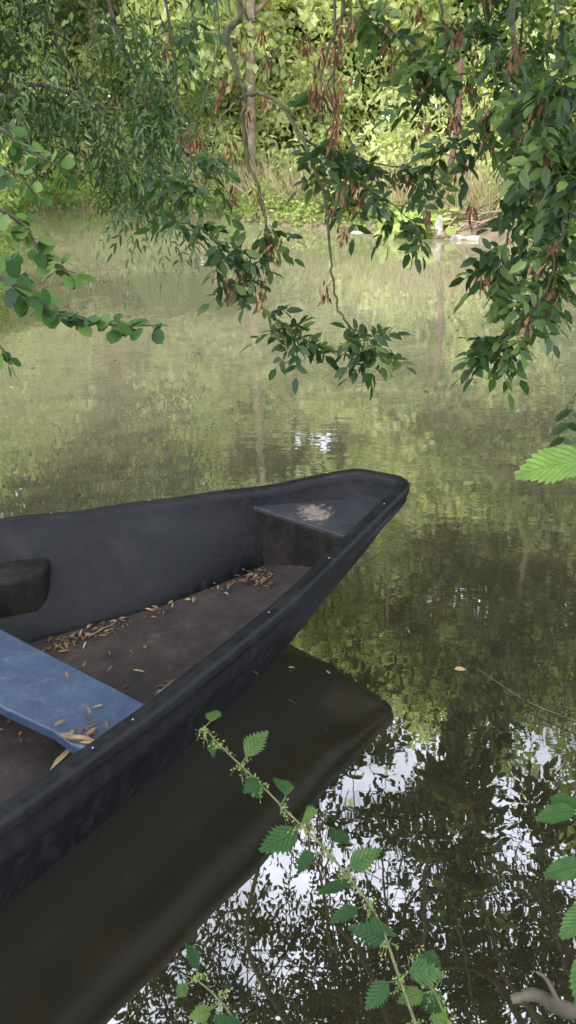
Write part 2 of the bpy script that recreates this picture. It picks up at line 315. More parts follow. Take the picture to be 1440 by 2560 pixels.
def crown(reg):
    P=[]
    for (c,r,k) in reg:
        q=rdir(k)*(rng.random((k,1))**.4);P.append(np.array(c)+q*np.array(r))
    return np.concatenate(P)
def crown_gap(P):
    """openings in the crown over the pool"""
    y=np.maximum(P[:,1],.5);s=(P[:,2]+1.7)/y;h=P[:,0]/y
    wob=.05*np.sin(P[:,0]*5.1+P[:,1]*2)+.03*np.sin(P[:,2]*9+P[:,0]*7)
    g1=(s+wob>.90)&(s+wob<1.16)&(h>.05+wob)
    g2=((h+.02)/.17)**2+((s-1.44)/.09)**2<1+wob*8
    return (g1|g2)&(P[:,1]>2)
Q=crown([((0,.8,5.2),(3.4,2.4,.9),420),((1.5,3.2,4.6),(1.6,1.8,.9),140),((1.0,5.4,6.4),(2.6,1.4,.8),70),((-2.2,2.4,5.8),(2,2,1.0),150),((-1.5,-2.2,5.6),(3.4,2.4,1.2),380),((3,4.5,5),(1.4,2,1.6),130),((-3.5,-1,5.4),(1.6,2,1.4),160),
  ((.8,4.5,5.0),(2.6,.6,.55),320),((1.6,6.2,5.2),(1.4,.8,.5),60),((2.2,8.2,4.6),(2.2,.9,.9),80)])
for q in Q:
    e=q+rng.standard_normal(3)*.35+np.array([0,.1,-.25]);mid=(q+e)/2+rng.standard_normal(3)*.06
    tub.add(np.array([q,mid,e]),.008,.003,3)
K=6
Pc=np.repeat(Q,K,0)+rng.standard_normal((len(Q)*K,3))*np.array([.25,.25,.2])
Pc=Pc[~(crown_gap(Pc)&(rng.random(len(Pc))<.74))]
Dc=rdir(len(Pc))*np.array([1,1,.5])+np.array([0,0,-.3])
a=compound(P0,D0,.12,.066,.033,3,.3,.25)
for r_ in a[6]: tub.add(r_,.0016,.0008,3)
fix(tub.build('branches',M_twig,ash))
fix(leaf_mesh('hanging_leaves',*a[:5],a[5],OVAL,M_near,ash,True))
a=compound(Pc,Dc,.20,.085,.036,3)
fix(leaf_mesh('crown_leaves',*a[:5],a[5],QUAD,M_crown,ash))
pp=np.array(pods);kk=12;n=len(pp)*kk
Pp=np.repeat(pp,kk,0)+rng.standard_normal((n,3))*np.array([.011,.011,.020]);Dp=rng.standard_normal((n,3))*.28+np.array([0,0,-1.])
fix(leaf_mesh('seed_pods',Pp,Dp,rdir(n),.045*(.7+.5*rng.random(n)),.012,rng.random(n),QUAD,M_pod,ash))

# ------------------------------------------------------------ dark ash on the left bank
ash2=empty('ash_tree',(-4.9,8,.3));off2=(-4.9,8,.3)
tub=Tubes()
tub.add(catmull([(-4.9,8,.1),(-4.8,8,1.5),(-4.4,8,3),(-3.6,8,4.4),(-2.6,8.2,5.6)],6),.16,.04,9,.03)
LB=[[(-4.6,8,2.0),(-3.6,8,2.3),(-2.54,8,1.99),(-2.38,8,2.07),(-2.14,8,2.07),(-1.95,8,2.02),(-1.68,8,1.91),(-1.39,8,1.89),(-1.06,8,2.0)],
 [(-2.8,8,4.8),(-1.9,8,3.8),(-1.57,8,2.86),(-1.44,8,2.4),(-1.27,8,2.02),(-1.24,8,1.63),(-1.29,8,1.19),(-1.25,8,.85)],
 [(-3.2,8,4.4),(-2.3,8,3.6),(-2.08,8,2.86),(-1.98,8,2.33),(-1.77,8,1.93),(-1.6,8,1.47),(-1.56,8,1.2)],
 [(-2.6,8,5.2),(-1.5,8,3.9),(-1.08,8,2.86),(-1.0,8,2.33),(-.99,8,1.95),(-1.16,8,1.6)],
 [(-4.4,8,3),(-3.4,7.6,3.0),(-2.7,7.4,2.5),(-2.3,7.4,2.2)],[(-3.4,8,3),(-2.9,8.3,2.5),(-2.4,8.3,1.9),(-2.1,8.3,1.6)],
 [(-2.4,8,4.8),(-1.2,8.2,3.7),(-.6,8.3,3.0),(-.5,8.3,2.6)]]
P0=[];D0=[]
for i_,l in enumerate(LB):
    c=catmull(l,7);tub.add(c,.03 if i_<2 else .018,.005,6,.05)
    cnt=[80,200,170,120,110,120,30][i_];t=(.25+.75*rng.random(cnt))*(len(c)-1);i0=np.clip(t.astype(int),0,len(c)-2)
    P0.append(c[i0]+rng.standard_normal((cnt,3))*np.array([.15,.3,.13]));D0.append(rdir(cnt)*np.array([1,1,.4])+np.array([0,0,-.6]))
fix(tub.build('branches',M_bark,ash2),off2)
a=compound(np.concatenate(P0),np.concatenate(D0),.2,.10,.027,3,.6)
fix(leaf_mesh('hanging_leaves',*a[:5],a[5],OVAL,M_dark,ash2,True),off2)
o=foliage('crown_leaves',[(-2.6,8.2,3.2),(-3.2,8.4,2.7),(-1.5,8.4,3.5),(-3,8.2,5),(-2.2,9,5.5),(-4,8.5,6)],[(1.0,1,.7),(1,1,.8),(.7,.8,.5),(1.6,1.4,1.1),(1.4,1.2,1),(1.6,1.6,1.2)],[80,80,25,110,80,90],26,.16,.11,.035,M_dark,ash2,QUAD,.7);fix(o,off2)

# ------------------------------------------------------------ hazel branches, left
hz=empty('hazel_bush',(-2.2,3.0,0));offh=(-2.2,3.0,0)
tub=Tubes();P=[];D=[]
HZ=[([(-2.6,3.2,.8),(-1.6,3.0,1.6),(-1.05,3,1.72),(-.9,3,1.65),(-.82,3,1.61),(-.75,3,1.59)],14),
 ([(-2.6,3.1,.6),(-1.5,2.9,1.4),(-1.02,2.8,1.48),(-.88,2.8,1.43),(-.84,2.8,1.36),(-.81,2.8,1.3),(-.72,2.8,1.27)],20),
 ([(-2.6,2.9,.5),(-1.5,2.5,1.3),(-.9,2.4,1.33),(-.77,2.4,1.27),(-.7,2.4,1.22),(-.62,2.4,1.2),(-.51,2.4,1.18),(-.39,2.4,1.18)],30),
 ([(-2.6,2.9,.4),(-1.6,2.5,1.05),(-.94,2.4,1.13),(-.84,2.4,1.06)],10),
 ([(-2.6,3.1,.6),(-1.6,3.2,1.5),(-1.2,3.2,1.62),(-1.0,3.2,1.56),(-.93,3.2,1.48)],16),
 ([(-2.6,3.1,.6),(-1.5,2.8,1.2),(-1.15,2.8,1.35),(-.95,2.8,1.3),(-.88,2.8,1.22)],16),
 ([(-2.6,3.6,.8),(-1.8,3.7,1.5),(-1.35,3.7,1.75),(-1.15,3.7,1.72),(-1.05,3.7,1.62)],16)]
for l,cnt in HZ:
    c=catmull(l,7);tub.add(c,.012,.0018,5)
    m_=cnt*2;t=(.3+.7*(np.arange(m_)+rng.random(m_)*.8)/m_)*(len(c)-1);i0=np.clip(t.astype(int),0,len(c)-2);f=(t-i0)[:,None]
    p=c[i0]*(1-f)+c[i0+1]*f;tg=norm(c[i0+1]-c[i0]);s=np.where(np.arange(m_)%2==0,1.,-1.)[:,None]
    side=norm(np.cross(tg,[0,0,1.]));d=norm(tg*.4+side*s*.6+np.array([0,0,-.25])+.5*rng.standard_normal((m_,3)))
    q_=p+d*.018
    for u_ in range(m_): tub.add(np.array([p[u_],q_[u_]]),.001,.0008,3)
    P.append(q_);D.append(d)
P=np.concatenate(P);D=np.concatenate(D);n=len(P);s=.6+.6*rng.random(n)
fix(tub.build('branches',M_twig,hz),offh)
fix(leaf_mesh('leaves',P,D,np.array([0,-.35,1.])+.6*rng.standard_normal((n,3)),.058*s,.046*s,rng.random(n),ROUND,M_hazel,hz,True),offh)

# ------------------------------------------------------------ woodland
def gap(P):
    """ragged openings and the upper outline of the woodland crowns"""
    x,y,z=P[:,0],P[:,1],P[:,2]
    zz=z-.36*(y-20)
    a=(np.abs(x-.9-.5*np.sin(z*3))<1.35+.35*np.sin(z*6))&(np.abs(zz-5.7)<.50+.30*np.sin(x*5+1))&(rng.random(len(P))<.985)
    nz=np.sin(x*2.3+zz*1.1)+np.sin(zz*3.1-x*1.7+2)+.6*np.sin(x*5.3+zz*4.1)
    b_=(nz>1.35)&(x>-1.5)&(x<4.6)&(zz>6.4)&(zz<10.5)&(rng.random(len(P))<.95)
    top=15.6+(y-20)*.8+1.0*np.sin(x*1.1+1)+.6*np.sin(x*3.1)
    c_=(z-top>0)&(x>.2)&(rng.random(len(P))<.97)
    return (a|b_|c_)&(y>14)
def wood_tree(base,h,cr,n,mat=M_far,name='woodland_tree',trunk=M_barkp,L=.17,tb=0,rr=.14):
    x,y=base;z=float(gz(np.array([x]),np.array([y]))[0]);e=empty(name,(x,y,z))
    tb_=Tubes();lean=rng.standard_normal(2)*.5
    top=np.array([x+lean[0],y+lean[1],z+h*.85])
    path=catmull([(x,y,z-.1),(x+lean[0]*.15,y+lean[1]*.1,z+h*.3),(x+lean[0]*.6,y+lean[1]*.6,z+h*.6),top],6);tb_.add(path,rr,.03,8,.04)
    C=[];R=[];K=[]
    for i in range(13):
        t=.2+.8*i/12;pp=np.array([x,y,z])+np.array([lean[0]*t,lean[1]*t,h*t])
        a=rng.random()*6.28;rad=cr*(.25+.6*rng.random())*(1.15-.6*abs(t-.5))
        e_=pp+np.array([math.cos(a)*rad,math.sin(a)*rad,.4]);tb_.add(catmull([pp-np.array([0,0,.5]),(pp+e_)/2+np.array([0,0,.1]),e_],4),.05,.012,5)
        C.append(e_);R.append((cr*.5,cr*.5,h*.085));K.append(n//13//24+1)
    o1=tb_.build('trunk_and_limbs',trunk,e);o1.location=(-x,-y,-z)
    o2=foliage('leaves',C,R,K,24,.24,L,L*.6,mat,e,QUAD,.4,gap,tb=tb);o2.location=(-x,-y,-z)
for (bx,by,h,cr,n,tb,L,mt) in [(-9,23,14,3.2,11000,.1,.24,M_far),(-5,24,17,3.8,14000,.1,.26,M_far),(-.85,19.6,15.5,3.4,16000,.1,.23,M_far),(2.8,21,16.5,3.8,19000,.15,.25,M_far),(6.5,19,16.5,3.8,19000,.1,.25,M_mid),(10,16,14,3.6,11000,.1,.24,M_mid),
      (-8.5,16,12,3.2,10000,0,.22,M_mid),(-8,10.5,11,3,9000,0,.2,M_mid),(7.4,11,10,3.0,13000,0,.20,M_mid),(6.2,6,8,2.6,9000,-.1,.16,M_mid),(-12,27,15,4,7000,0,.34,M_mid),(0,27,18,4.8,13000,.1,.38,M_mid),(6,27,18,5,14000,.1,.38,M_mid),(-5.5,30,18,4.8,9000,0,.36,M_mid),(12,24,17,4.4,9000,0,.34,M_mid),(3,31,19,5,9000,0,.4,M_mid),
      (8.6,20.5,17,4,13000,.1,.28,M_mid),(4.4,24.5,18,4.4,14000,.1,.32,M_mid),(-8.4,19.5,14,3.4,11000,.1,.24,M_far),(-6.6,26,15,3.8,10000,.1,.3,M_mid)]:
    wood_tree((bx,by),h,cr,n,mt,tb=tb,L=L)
def bank_y(x): return np.interp(x,[-12,-5.9,-2.6,-1.3,.3,2.4,3.3,9],[22,21.3,19.3,18.3,16.8,15.0,14.6,13.5])
def shrubs(name,C,R,K,mat,L,W,tb,csize=.13,per=26,tm=QUAD,cut=None): return foliage(name,C,R,K,per,csize,L,W,mat,None,tm,.25,cut,tb=tb)
C=[];R=[];K=[]
for x in np.arange(-11,11,.95):
    y0=float(bank_y(x))
    for lev in range(8):
        C.append((x+rng.normal()*.45,y0+1.6+lev*.5+rng.random()*1.4,.7+lev*.95+rng.random()*.6));R.append((.9,.7,.65));K.append(22 if lev<5 else 16)
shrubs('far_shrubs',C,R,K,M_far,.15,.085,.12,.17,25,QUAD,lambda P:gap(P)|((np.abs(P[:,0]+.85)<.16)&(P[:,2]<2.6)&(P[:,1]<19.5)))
C=[];R=[];K=[]
for x in np.arange(-16,16,1.8):
    for lev in range(6):
        C.append((x+rng.normal()*.6,25.5+lev*.5+rng.random()*2,1.5+lev*1.5));R.append((1.7,1.0,1.1));K.append(30)
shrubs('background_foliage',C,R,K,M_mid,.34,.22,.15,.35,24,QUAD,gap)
C=[(x_,y_,z_) for x_,y_,z_ in [(-4.7,5.5,.6),(-4.6,7,.8),(-4.6,8.6,.9),(-5,10,.9),(-5.2,11.6,1.1),(-5.9,13.4,1.2),(-6.6,15,1.4),(-7.2,17,1.5),(-7,19.5,1.3),(-5.5,12.5,2.3),(-6.5,15,2.6),(-5.4,9.5,2),(-7.4,17.5,3),(-6,11,3.4),(-3.4,6.4,.4),(-3.5,7.4,.6),(-3.7,8.6,.7),(-3.9,9.8,1.1),(-4.4,11.4,1.2),(-3.3,7.8,1.0)]]
shrubs('left_bank_shrubs',C,[(.7,.8,.7)]*len(C),[85]*len(C),M_fresh,.09,.055,.2,.11)
C=[(4.3,3.5,.6),(4.3,5,.8),(4.5,6.5,.9),(4.6,8,.8),(5,9.5,1),(5.1,11,1.1),(4.9,12.6,1.1),(5.2,14,1.3),(5,8.5,2.2),(4.9,6,2),(5.2,12,2.5),(3.9,7.2,.5),(4.3,10,.5),(5.6,13,3.4),(5.6,10,3.4),(4.4,13.2,.9),(4.8,11.6,1.8)]
shrubs('right_bank_shrubs',C,[(.7,.8,.7)]*len(C),[80]*len(C),M_rb,.11,.065,.2,.11)
n=24000;x=rng.uniform(-9,7,n*4);y=rng.uniform(10,23,n*4);s_=sdf(x,y);k=(s_>-.12)&(s_<1.6)&~((np.abs(x-3.0)<.85)&(s_<1.0)&(y>13.5)&(y<16.2));x=x[k][:n];y=y[k][:n];s_=s_[k][:n];n=len(x)
P=np.stack([x,y,np.maximum(gz(x,y),0)+rng.random(n)**1.5*(.25+.35*np.sin(x*3)**2)+.01],-1)
leaf_mesh('waterside_plants',P,rdir(n)+np.array([0,-.3,.2]),rdir(n)*.5+np.array([0,-.3,1]),.10*(.6+.8*rng.random(n)),.07,np.clip(.3+.5*np.sin(x*2.1+y)**2*rng.random(n)+.3*rng.random(n),0,1),QUAD,M_fresh)
n=3800;x=np.clip(rng.normal(.9,1.6,n),-3.5,3.6);y=bank_y(x)+.5+rng.random(n)*1.5;z=gz(x,y)
leaf_mesh('dry_reeds',np.stack([x,y,z],-1),rng.standard_normal((n,3))*.5+np.array([0,0,1]),rdir(n),.4+.9*rng.random(n),.018,rng.random(n),QUAD,M_reed)
n=160;P=np.array([2.35,15.25,.12])+rng.standard_normal((n,3))*np.array([.35,.22,.12]);P[:,2]=np.abs(P[:,2])+.08
leaf_mesh('butterbur_plant',P,rdir(n)+np.array([0,-.4,0]),np.array([0,-.5,1])+.3*rdir(n),.20,.20,.6+.4*rng.random(n),ROUND,M_fresh)
n=5000;x=rng.uniform(-5,6,n);y=rng.uniform(-4,3,n);s_=sdf(x,y);k=(s_>.12)&~((x>-.5)&(x<.8)&(y>.15));x=x[k];y=y[k];n=len(x)
leaf_mesh('bank_grass',np.stack([x,y,gz(x,y)],-1),rng.standard_normal((n,3))*.35+np.array([0,0,1]),rdir(n),.12+.15*rng.random(n),.008,rng.random(n),QUAD,M_fresh)
mrock=barkmat('rock',(.30,.27,.24),(.6,.56,.5),6)
def rock(name,loc,s):
    me=bpy.data.meshes.new(name);bm=bmesh.new();bmesh.ops.create_icosphere(bm,subdivisions=3,radius=1)
    ph=rng.random(3)*6
    for v in bm.verts:
        c=v.co;k=1+.18*math.sin(c.x*3+ph[0])+.15*math.sin(c.y*4+ph[1])+.12*math.sin(c.z*5+ph[2]+c.x*2);v.co=Vector((c.x*k*s[0],c.y*k*s[1],c.z*k*s[2]))
    bm.to_mesh(me);bm.free();me.materials.append(mrock);o=bpy.data.objects.new(name,me);COL.objects.link(o);o.location=loc
for p,s in [((2.65,15.0,.12),(.10,.08,.20)),((2.95,14.85,-.02),(.2,.14,.08)),((2.0,15.35,-.02),(.16,.12,.07)),((3.3,14.8,.0),(.22,.15,.08)),((1.3,15.9,-.02),(.13,.12,.06)),((-.4,17.5,-.02),(.16,.14,.06))]: rock('rock',p,s)
e=empty('dead_tree_trunk',(3.0,15.9,0.2));tb_=Tubes();tb_.add(catmull([(3.0,15.9,.1),(2.95,15.9,1),(3.02,15.9,1.8),(2.98,15.9,2.9)],5),.07,.05,8,.05)
tb_.build('trunk',barkmat('red_bark',(.08,.04,.03),(.2,.11,.08)),e).location=(-3.0,-15.9,-.2)
tb_=Tubes()
for i in range(16):
    a=np.array([3.4+rng.random()*.9,15.2+rng.random()*.6,.4]);b_=np.array([2.3+rng.random()*1.2,14.75+rng.random()*.4,.02])
    tb_.add(catmull([a,(a+b_)/2+rng.standard_normal(3)*.12+np.array([0,0,.06]),b_],5),.022,.008,5)
tb_.build('tree_roots',M_barkp)

# ------------------------------------------------------------ BOAT
boat=empty('rowing_boat',(-1.2,1.6,0));boff=np.array([-1.2,1.6,0])
def bfix(o): o.location=tuple(-boff); return o
Nn=[(.455,2.69,.545),(.30,2.46,.51),(.155,2.235,.48),(0,1.99,.46),(-.31,1.55,.44),(-.58,1.21,.43),(-.95,.80,.42),(-1.45,.4,.42),(-2.1,.05,.44),(-2.75,-.1,.5)]
Ff=[(.255,2.855,.545),(.12,2.842,.52),(0,2.828,.5),(-.18,2.809,.47),(-.54,2.75,.45),(-1.05,2.64,.425),(-1.6,2.42,.41),(-2.2,2.0,.42),(-2.75,1.4,.44),(-3.1,.75,.5)]
Bn=[(.40,2.69,.46),(.30,2.61,.33),(.165,2.57,.16),(-.02,2.41,.0),(-.27,2.0,-.05),(-.70,1.38,-.06),(-1.08,.99,-.06),(-1.55,.6,-.06),(-2.12,.27,-.04),(-2.72,.1,.2)]
Bf=[(.27,2.80,.46),(.15,2.78,.34),(.03,2.77,.22),(-.11,2.74,.12),(-.47,2.56,.03),(-.95,2.38,-.04),(-1.48,2.13,-.06),(-2.05,1.73,-.06),(-2.58,1.2,-.04),(-2.97,.68,.2)]
fz=[.43,.34,.27,.18,.12,.07,.06,.06,.08,.26]
P=Ff[::-1]+[(.30,2.835,.547),(.43,2.74,.547)]+Nn+[(-3.0,.3,.52)]
B=Bf[::-1]+[(.30,2.785,.46),(.38,2.73,.46)]+Bn+[(-2.9,.37,.22)]
Z=fz[::-1]+[.43,.43]+fz+[.28]
P=np.array(P);B=np.array(B);Z=np.array(Z)
A=np.hstack([P,B,Z[:,None]]);A=np.vstack([A,A[:1]])
sl_=np.concatenate([[0],np.cumsum(np.linalg.norm(np.diff(A[:,:3],axis=0),axis=1))])
m_=int(sl_[-1]/.02);tt=np.linspace(0,sl_[-1],m_,endpoint=False)
A=np.stack([np.interp(tt,sl_,A[:,k]) for k in range(7)],1)
A0=A.copy()
for _ in range(14): A=.5*A+.25*np.roll(A,1,0)+.25*np.roll(A,-1,0)
A1=A0.copy()
for _ in range(2): A1=.5*A1+.25*np.roll(A1,1,0)+.25*np.roll(A1,-1,0)
wgt=np.exp(-((A0[:,0]-.33)**2+(A0[:,1]-2.78)**2)/.03)[:,None]; A=A*(1-wgt)+A1*wgt
P=A[:,:3];B=A[:,3:6];Z=A[:,6]
T=norm((np.roll(P,-1,0)-np.roll(P,1,0))*np.array([1,1,0]));Nm=np.stack([-T[:,1],T[:,0],np.zeros(len(T))],-1)
for _ in range(3): Nm=norm(.5*Nm+.25*np.roll(Nm,1,0)+.25*np.roll(Nm,-1,0))
up=np.array([0,0,1.])
wav=(.0025*np.sin(tt*7.3)+.002*np.sin(tt*17.1+1))[:,None]
def pr(o,z): return P+Nm*(o+wav)+up*(z+wav)
inb=B-Nm*.035;inb=np.concatenate([inb[:,:2],Z[:,None]],1)
it=pr(-.050,-.03)
prof=[inb, inb*.97+it*.03+up*.012]
for t in (.25,.5,.75): prof.append(inb*(1-t)+it*t)
prof+= [it,pr(-.048,-.008),pr(-.043,-.001),pr(-.037,.003),pr(-.024,.005),pr(-.012,.003),pr(-.003,-.003),pr(.002,-.012),pr(.001,-.03),pr(-.004,-.042),pr(-.014,-.048)]
wt=pr(-.022,-.055)
def wall(t,o=0): return wt*(1-t)+B*t+Nm*o
prof+=[wt,wall(.08,.004),wall(.13,.016),wall(.19,.022),wall(.26,.016),wall(.32,.002),wall(.42,-.006),wall(.6,-.004),wall(.8,0.002),wall(.93,.004),B]
n=len(P);R_=len(prof);V=np.stack(prof,0).reshape(-1,3)
F=[]
for r_ in range(R_-1):
    for q in range(n):
        q2=(q+1)%n;F.append((r_*n+q,(r_+1)*n+q,(r_+1)*n+q2,r_*n+q2))
def boatmat(name,c0,c1,dirt,rough=.42,spec=.5,amt=.35,sc_=3,streak=.8):
    m,nt,b,o=newmat(name)
    n1=noise(nt,sc_,8,.65);r1=ramp(nt,[(.35,c0),(.7,c1)]);nt.links.new(n1.outputs[0],r1.inputs[0])
    n2=noise(nt,16,10,.82);r2=ramp(nt,[(.55,(0,0,0)),(.64,(1,1,1))]);nt.links.new(n2.outputs[0],r2.inputs[0])
    tc=nt.nodes.new('ShaderNodeTexCoord');mp=nt.nodes.new('ShaderNodeMapping');mp.inputs['Scale'].default_value=(30,30,2);nt.links.new(tc.outputs['Object'],mp.inputs[0])
    n3=noise(nt,1,4,.7,mp.outputs[0]);r3=ramp(nt,[(.48,(0,0,0)),(.78,(streak,)*3)]);nt.links.new(n3.outputs[0],r3.inputs[0])
    n5=noise(nt,90,3,.7);r5=ramp(nt,[(.69,(0,0,0)),(.71,(1,1,1))]);nt.links.new(n5.outputs[0],r5.inputs[0])
    ad=math_(nt,'ADD',math_(nt,'MULTIPLY',r2.outputs[0],.6),r3.outputs[0]);ad=math_(nt,'MAXIMUM',ad,math_(nt,'MULTIPLY',r5.outputs[0],2.2));ad=math_(nt,'MINIMUM',ad,2.2)
    ml=math_(nt,'MULTIPLY',ad,amt)
    mx=nt.nodes.new('ShaderNodeMix');mx.data_type='RGBA';nt.links.new(ml,mx.inputs[0]);nt.links.new(r1.outputs[0],mx.inputs[6]);mx.inputs[7].default_value=(*dirt,1)
    nt.links.new(mx.outputs[2],b.inputs['Base Color']);b.inputs['Specular IOR Level'].default_value=spec
    rr=nt.nodes.new('ShaderNodeMapRange');nt.links.new(ad,rr.inputs[0]);rr.inputs[3].default_value=rough;rr.inputs[4].default_value=min(rough+.35,.95);nt.links.new(rr.outputs[0],b.inputs['Roughness'])
    n4=noise(nt,45,6,.7);bp=nt.nodes.new('ShaderNodeBump');bp.inputs['Distance'].default_value=.004;bp.inputs['Strength'].default_value=.6
    nt.links.new(n4.outputs[0],bp.inputs['Height']);nt.links.new(bp.outputs[0],b.inputs['Normal'])
    return m,nt,b,mx
M_hull=boatmat('hull_black',(.002,.0024,.0034),(.006,.007,.009),(.045,.043,.042),.40,.2,.34)[0]
M_deck,ntd,bd,mxd=boatmat('deck_grey',(.018,.019,.023),(.034,.036,.042),(.10,.095,.085),.5,.3,.35,3,.2)
M_floor=boatmat('floor_brown',(.021,.0175,.016),(.042,.034,.031),(.13,.115,.105),.8,.12,.34,5,.3)[0]
M_bulk=boatmat('bulkhead_dirty',(.006,.0055,.005),(.02,.016,.013),(.075,.06,.048),.7,.15,.45,7,.25)[0]
M_blue=boatmat('bench_blue',(.022,.038,.074),(.036,.057,.10),(.18,.20,.24),.42,.35,.4,3,.3)[0]
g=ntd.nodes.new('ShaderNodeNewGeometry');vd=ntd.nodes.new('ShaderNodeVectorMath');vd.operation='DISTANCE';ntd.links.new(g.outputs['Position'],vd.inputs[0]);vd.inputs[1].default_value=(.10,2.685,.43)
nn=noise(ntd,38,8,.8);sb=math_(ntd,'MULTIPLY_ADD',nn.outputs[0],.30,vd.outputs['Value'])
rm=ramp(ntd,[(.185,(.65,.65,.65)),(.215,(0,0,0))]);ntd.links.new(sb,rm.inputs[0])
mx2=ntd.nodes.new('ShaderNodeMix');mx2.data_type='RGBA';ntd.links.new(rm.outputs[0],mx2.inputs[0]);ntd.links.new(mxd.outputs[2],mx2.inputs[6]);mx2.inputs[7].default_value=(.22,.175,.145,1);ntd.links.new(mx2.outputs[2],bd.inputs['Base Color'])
F=np.array(F);bfix(np_mesh('hull',V,F.ravel(),np.full(len(F),4),[M_hull],boat,None,True))
def ngon(name,pts,mat):
    me=bpy.data.meshes.new(name);bm=bmesh.new();vs=[bm.verts.new(p) for p in pts];f=bm.faces.new(vs);bmesh.ops.triangulate(bm,faces=[f]);bm.normal_update();bm.to_mesh(me);bm.free();me.materials.append(mat)
    o=bpy.data.objects.new(name,me);COL.objects.link(o);o.parent=boat;return bfix(o)
ngon('hull_bottom',B+Nm*-.002,M_hull)
ngon('floor',inb-up*.002+Nm*.01+up*.004,M_floor)
def prism(name,top,th,mat,bev=.006):
    me=bpy.data.meshes.new(name);bm=bmesh.new();vs=[bm.verts.new(p) for p in top];f=bm.faces.new(vs)
    r=bmesh.ops.extrude_face_region(bm,geom=[f])
    for v in r['geom']:
        if isinstance(v,bmesh.types.BMVert): v.co.z-=th
    bmesh.ops.recalc_face_normals(bm,faces=bm.faces);bm.to_mesh(me);bm.free();me.materials.append(mat)
    o=bpy.data.objects.new(name,me);COL.objects.link(o);o.parent=boat;bfix(o)
    if bev:
        bv=o.modifiers.new('b','BEVEL');bv.width=bev;bv.segments=3
    return o
prism('bow_deck',[(-.155,2.775,.42),(.245,2.475,.42),(.315,2.575,.43),(.392,2.70,.448),(.37,2.735,.45),(.29,2.79,.45),(.1,2.80,.435)],.018,M_deck,.004)
me=bpy.data.meshes.new('bulkhead');bm=bmesh.new();q=[(-.148,2.772,.405),(.236,2.484,.405),(.07,2.59,.17),(-.15,2.735,.15)]
bk=[(x+.015,y+.025,z) for x,y,z in q];vs=[bm.verts.new(p) for p in q+bk]
for f in [(0,1,2,3),(7,6,5,4),(0,4,5,1),(1,5,6,2),(2,6,7,3),(3,7,4,0)]: bm.faces.new([vs[i] for i in f])
bmesh.ops.recalc_face_normals(bm,faces=bm.faces);bm.to_mesh(me);bm.free();me.materials.append(M_bulk);o=bpy.data.objects.new('bulkhead',me);COL.objects.link(o);o.parent=boat;bfix(o)
prism('bench',[(-.33,1.738,.27),(-1.25,2.395,.27),(-1.45,2.245,.27),(-.78,1.765,.27),(-.62,1.672,.27),(-.56,1.622,.268),(-.50,1.60,.268)],.035,M_blue,.006)
prism('seat_support',[(-1.45,2.62,.32),(-.86,2.70,.32),(-.855,2.47,.305),(-.89,2.435,.302),(-1.45,2.235,.295)],.17,M_bulk,.02)
prism('stern_seat',[(-2.2,.2,.36),(-2.75,1.2,.36),(-3.0,.6,.40),(-2.7,.05,.40)],.03,M_hull,.01)
bmr=bmesh.new()
q=0
while q<n:
    c=P[q]-Nm[q]*.02+up*.005
    r=bmesh.ops.create_icosphere(bmr,subdivisions=1,radius=.0028)
    for v in r['verts']: v.co=Vector((v.co.x,v.co.y,v.co.z*.5))+Vector(c)
    q+=int(rng.integers(5,22))
me=bpy.data.meshes.new('rim_rivets');bmr.to_mesh(me);bmr.free();mm,_,bb,_=newmat('rivet');bb.inputs['Base Color'].default_value=(.3,.3,.3,1);bb.inputs['Roughness'].default_value=.5;me.materials.append(mm);o=bpy.data.objects.new('rim_rivets',me);COL.objects.link(o);o.parent=boat;bfix(o)
Pl=[]
def lit(c,s,n_,z): 
    for _ in range(n_): Pl.append((c[0]+rng.normal()*s[0],c[1]+rng.normal()*s[1],z+rng.random()*.015))
def litline(a,b_,n_,z0,z1,s=.015):
    for _ in range(n_):
        t=rng.random();Pl.append((a[0]+(b_[0]-a[0])*t+rng.normal()*s,a[1]+(b_[1]-a[1])*t+rng.normal()*s,z0+(z1-z0)*t+rng.random()*.012))
litline((-.84,2.30),(-.58,2.44),95,.082,.108,.022);litline((-.13,2.655),(.03,2.57),150,.185,.19,.032);litline((-.5,2.46),(-.1,2.66),34,.125,.185,.018)
lit((-.9,1.85),(.06,.06),50,.07);lit((-.45,2.25),(.2,.13),24,.105);litline((-.38,2.05),(-.33,2.12),12,.11,.115,.01);lit((-.95,1.7),(.1,.1),40,.07)
lit((-.62,1.85),(.13,.1),6,.275);litline((-.57,1.67),(-.46,1.66),14,.275,.275,.018)
Pl=np.array(Pl);nl=len(Pl)
bfix(leaf_mesh('leaf_litter',Pl,rng.standard_normal((nl,3))*np.array([1,1,.12]),np.array([0,0,1.])+.3*rng.standard_normal((nl,3)),.03*(.5+rng.random(nl)),.010*(.6+.8*rng.random(nl)),rng.random(nl)*.85,OVAL,M_dry,boat,True))
bfix(leaf_mesh('splintered_wood',[(-.60,1.655,.274),(-.57,1.64,.276),(-.54,1.625,.272),(-.62,1.60,.2)],[(.9,-.3,0),(1,-.1,.05),(1,.1,0),(.5,.8,.2)],[(0,0,1)]*4,[.08,.07,.06,.12],[.028,.02,.02,.02],[.7,.85,.9,.8],OVAL,M_dry,boat))
tb_=Tubes()
for a_,b_ in [((-.43,2.01,.105),(-.36,2.10,.118)),((-.70,2.36,.10),(-.62,2.43,.112)),((-.42,2.0,.104),(-.33,2.13,.12))]:
    tb_.add(catmull([a_,((a_[0]+b_[0])/2+.006,(a_[1]+b_[1])/2,a_[2]+.012),b_],4),.0022,.0012,4)
bfix(tb_.build('twig_litter',M_barkp,boat))

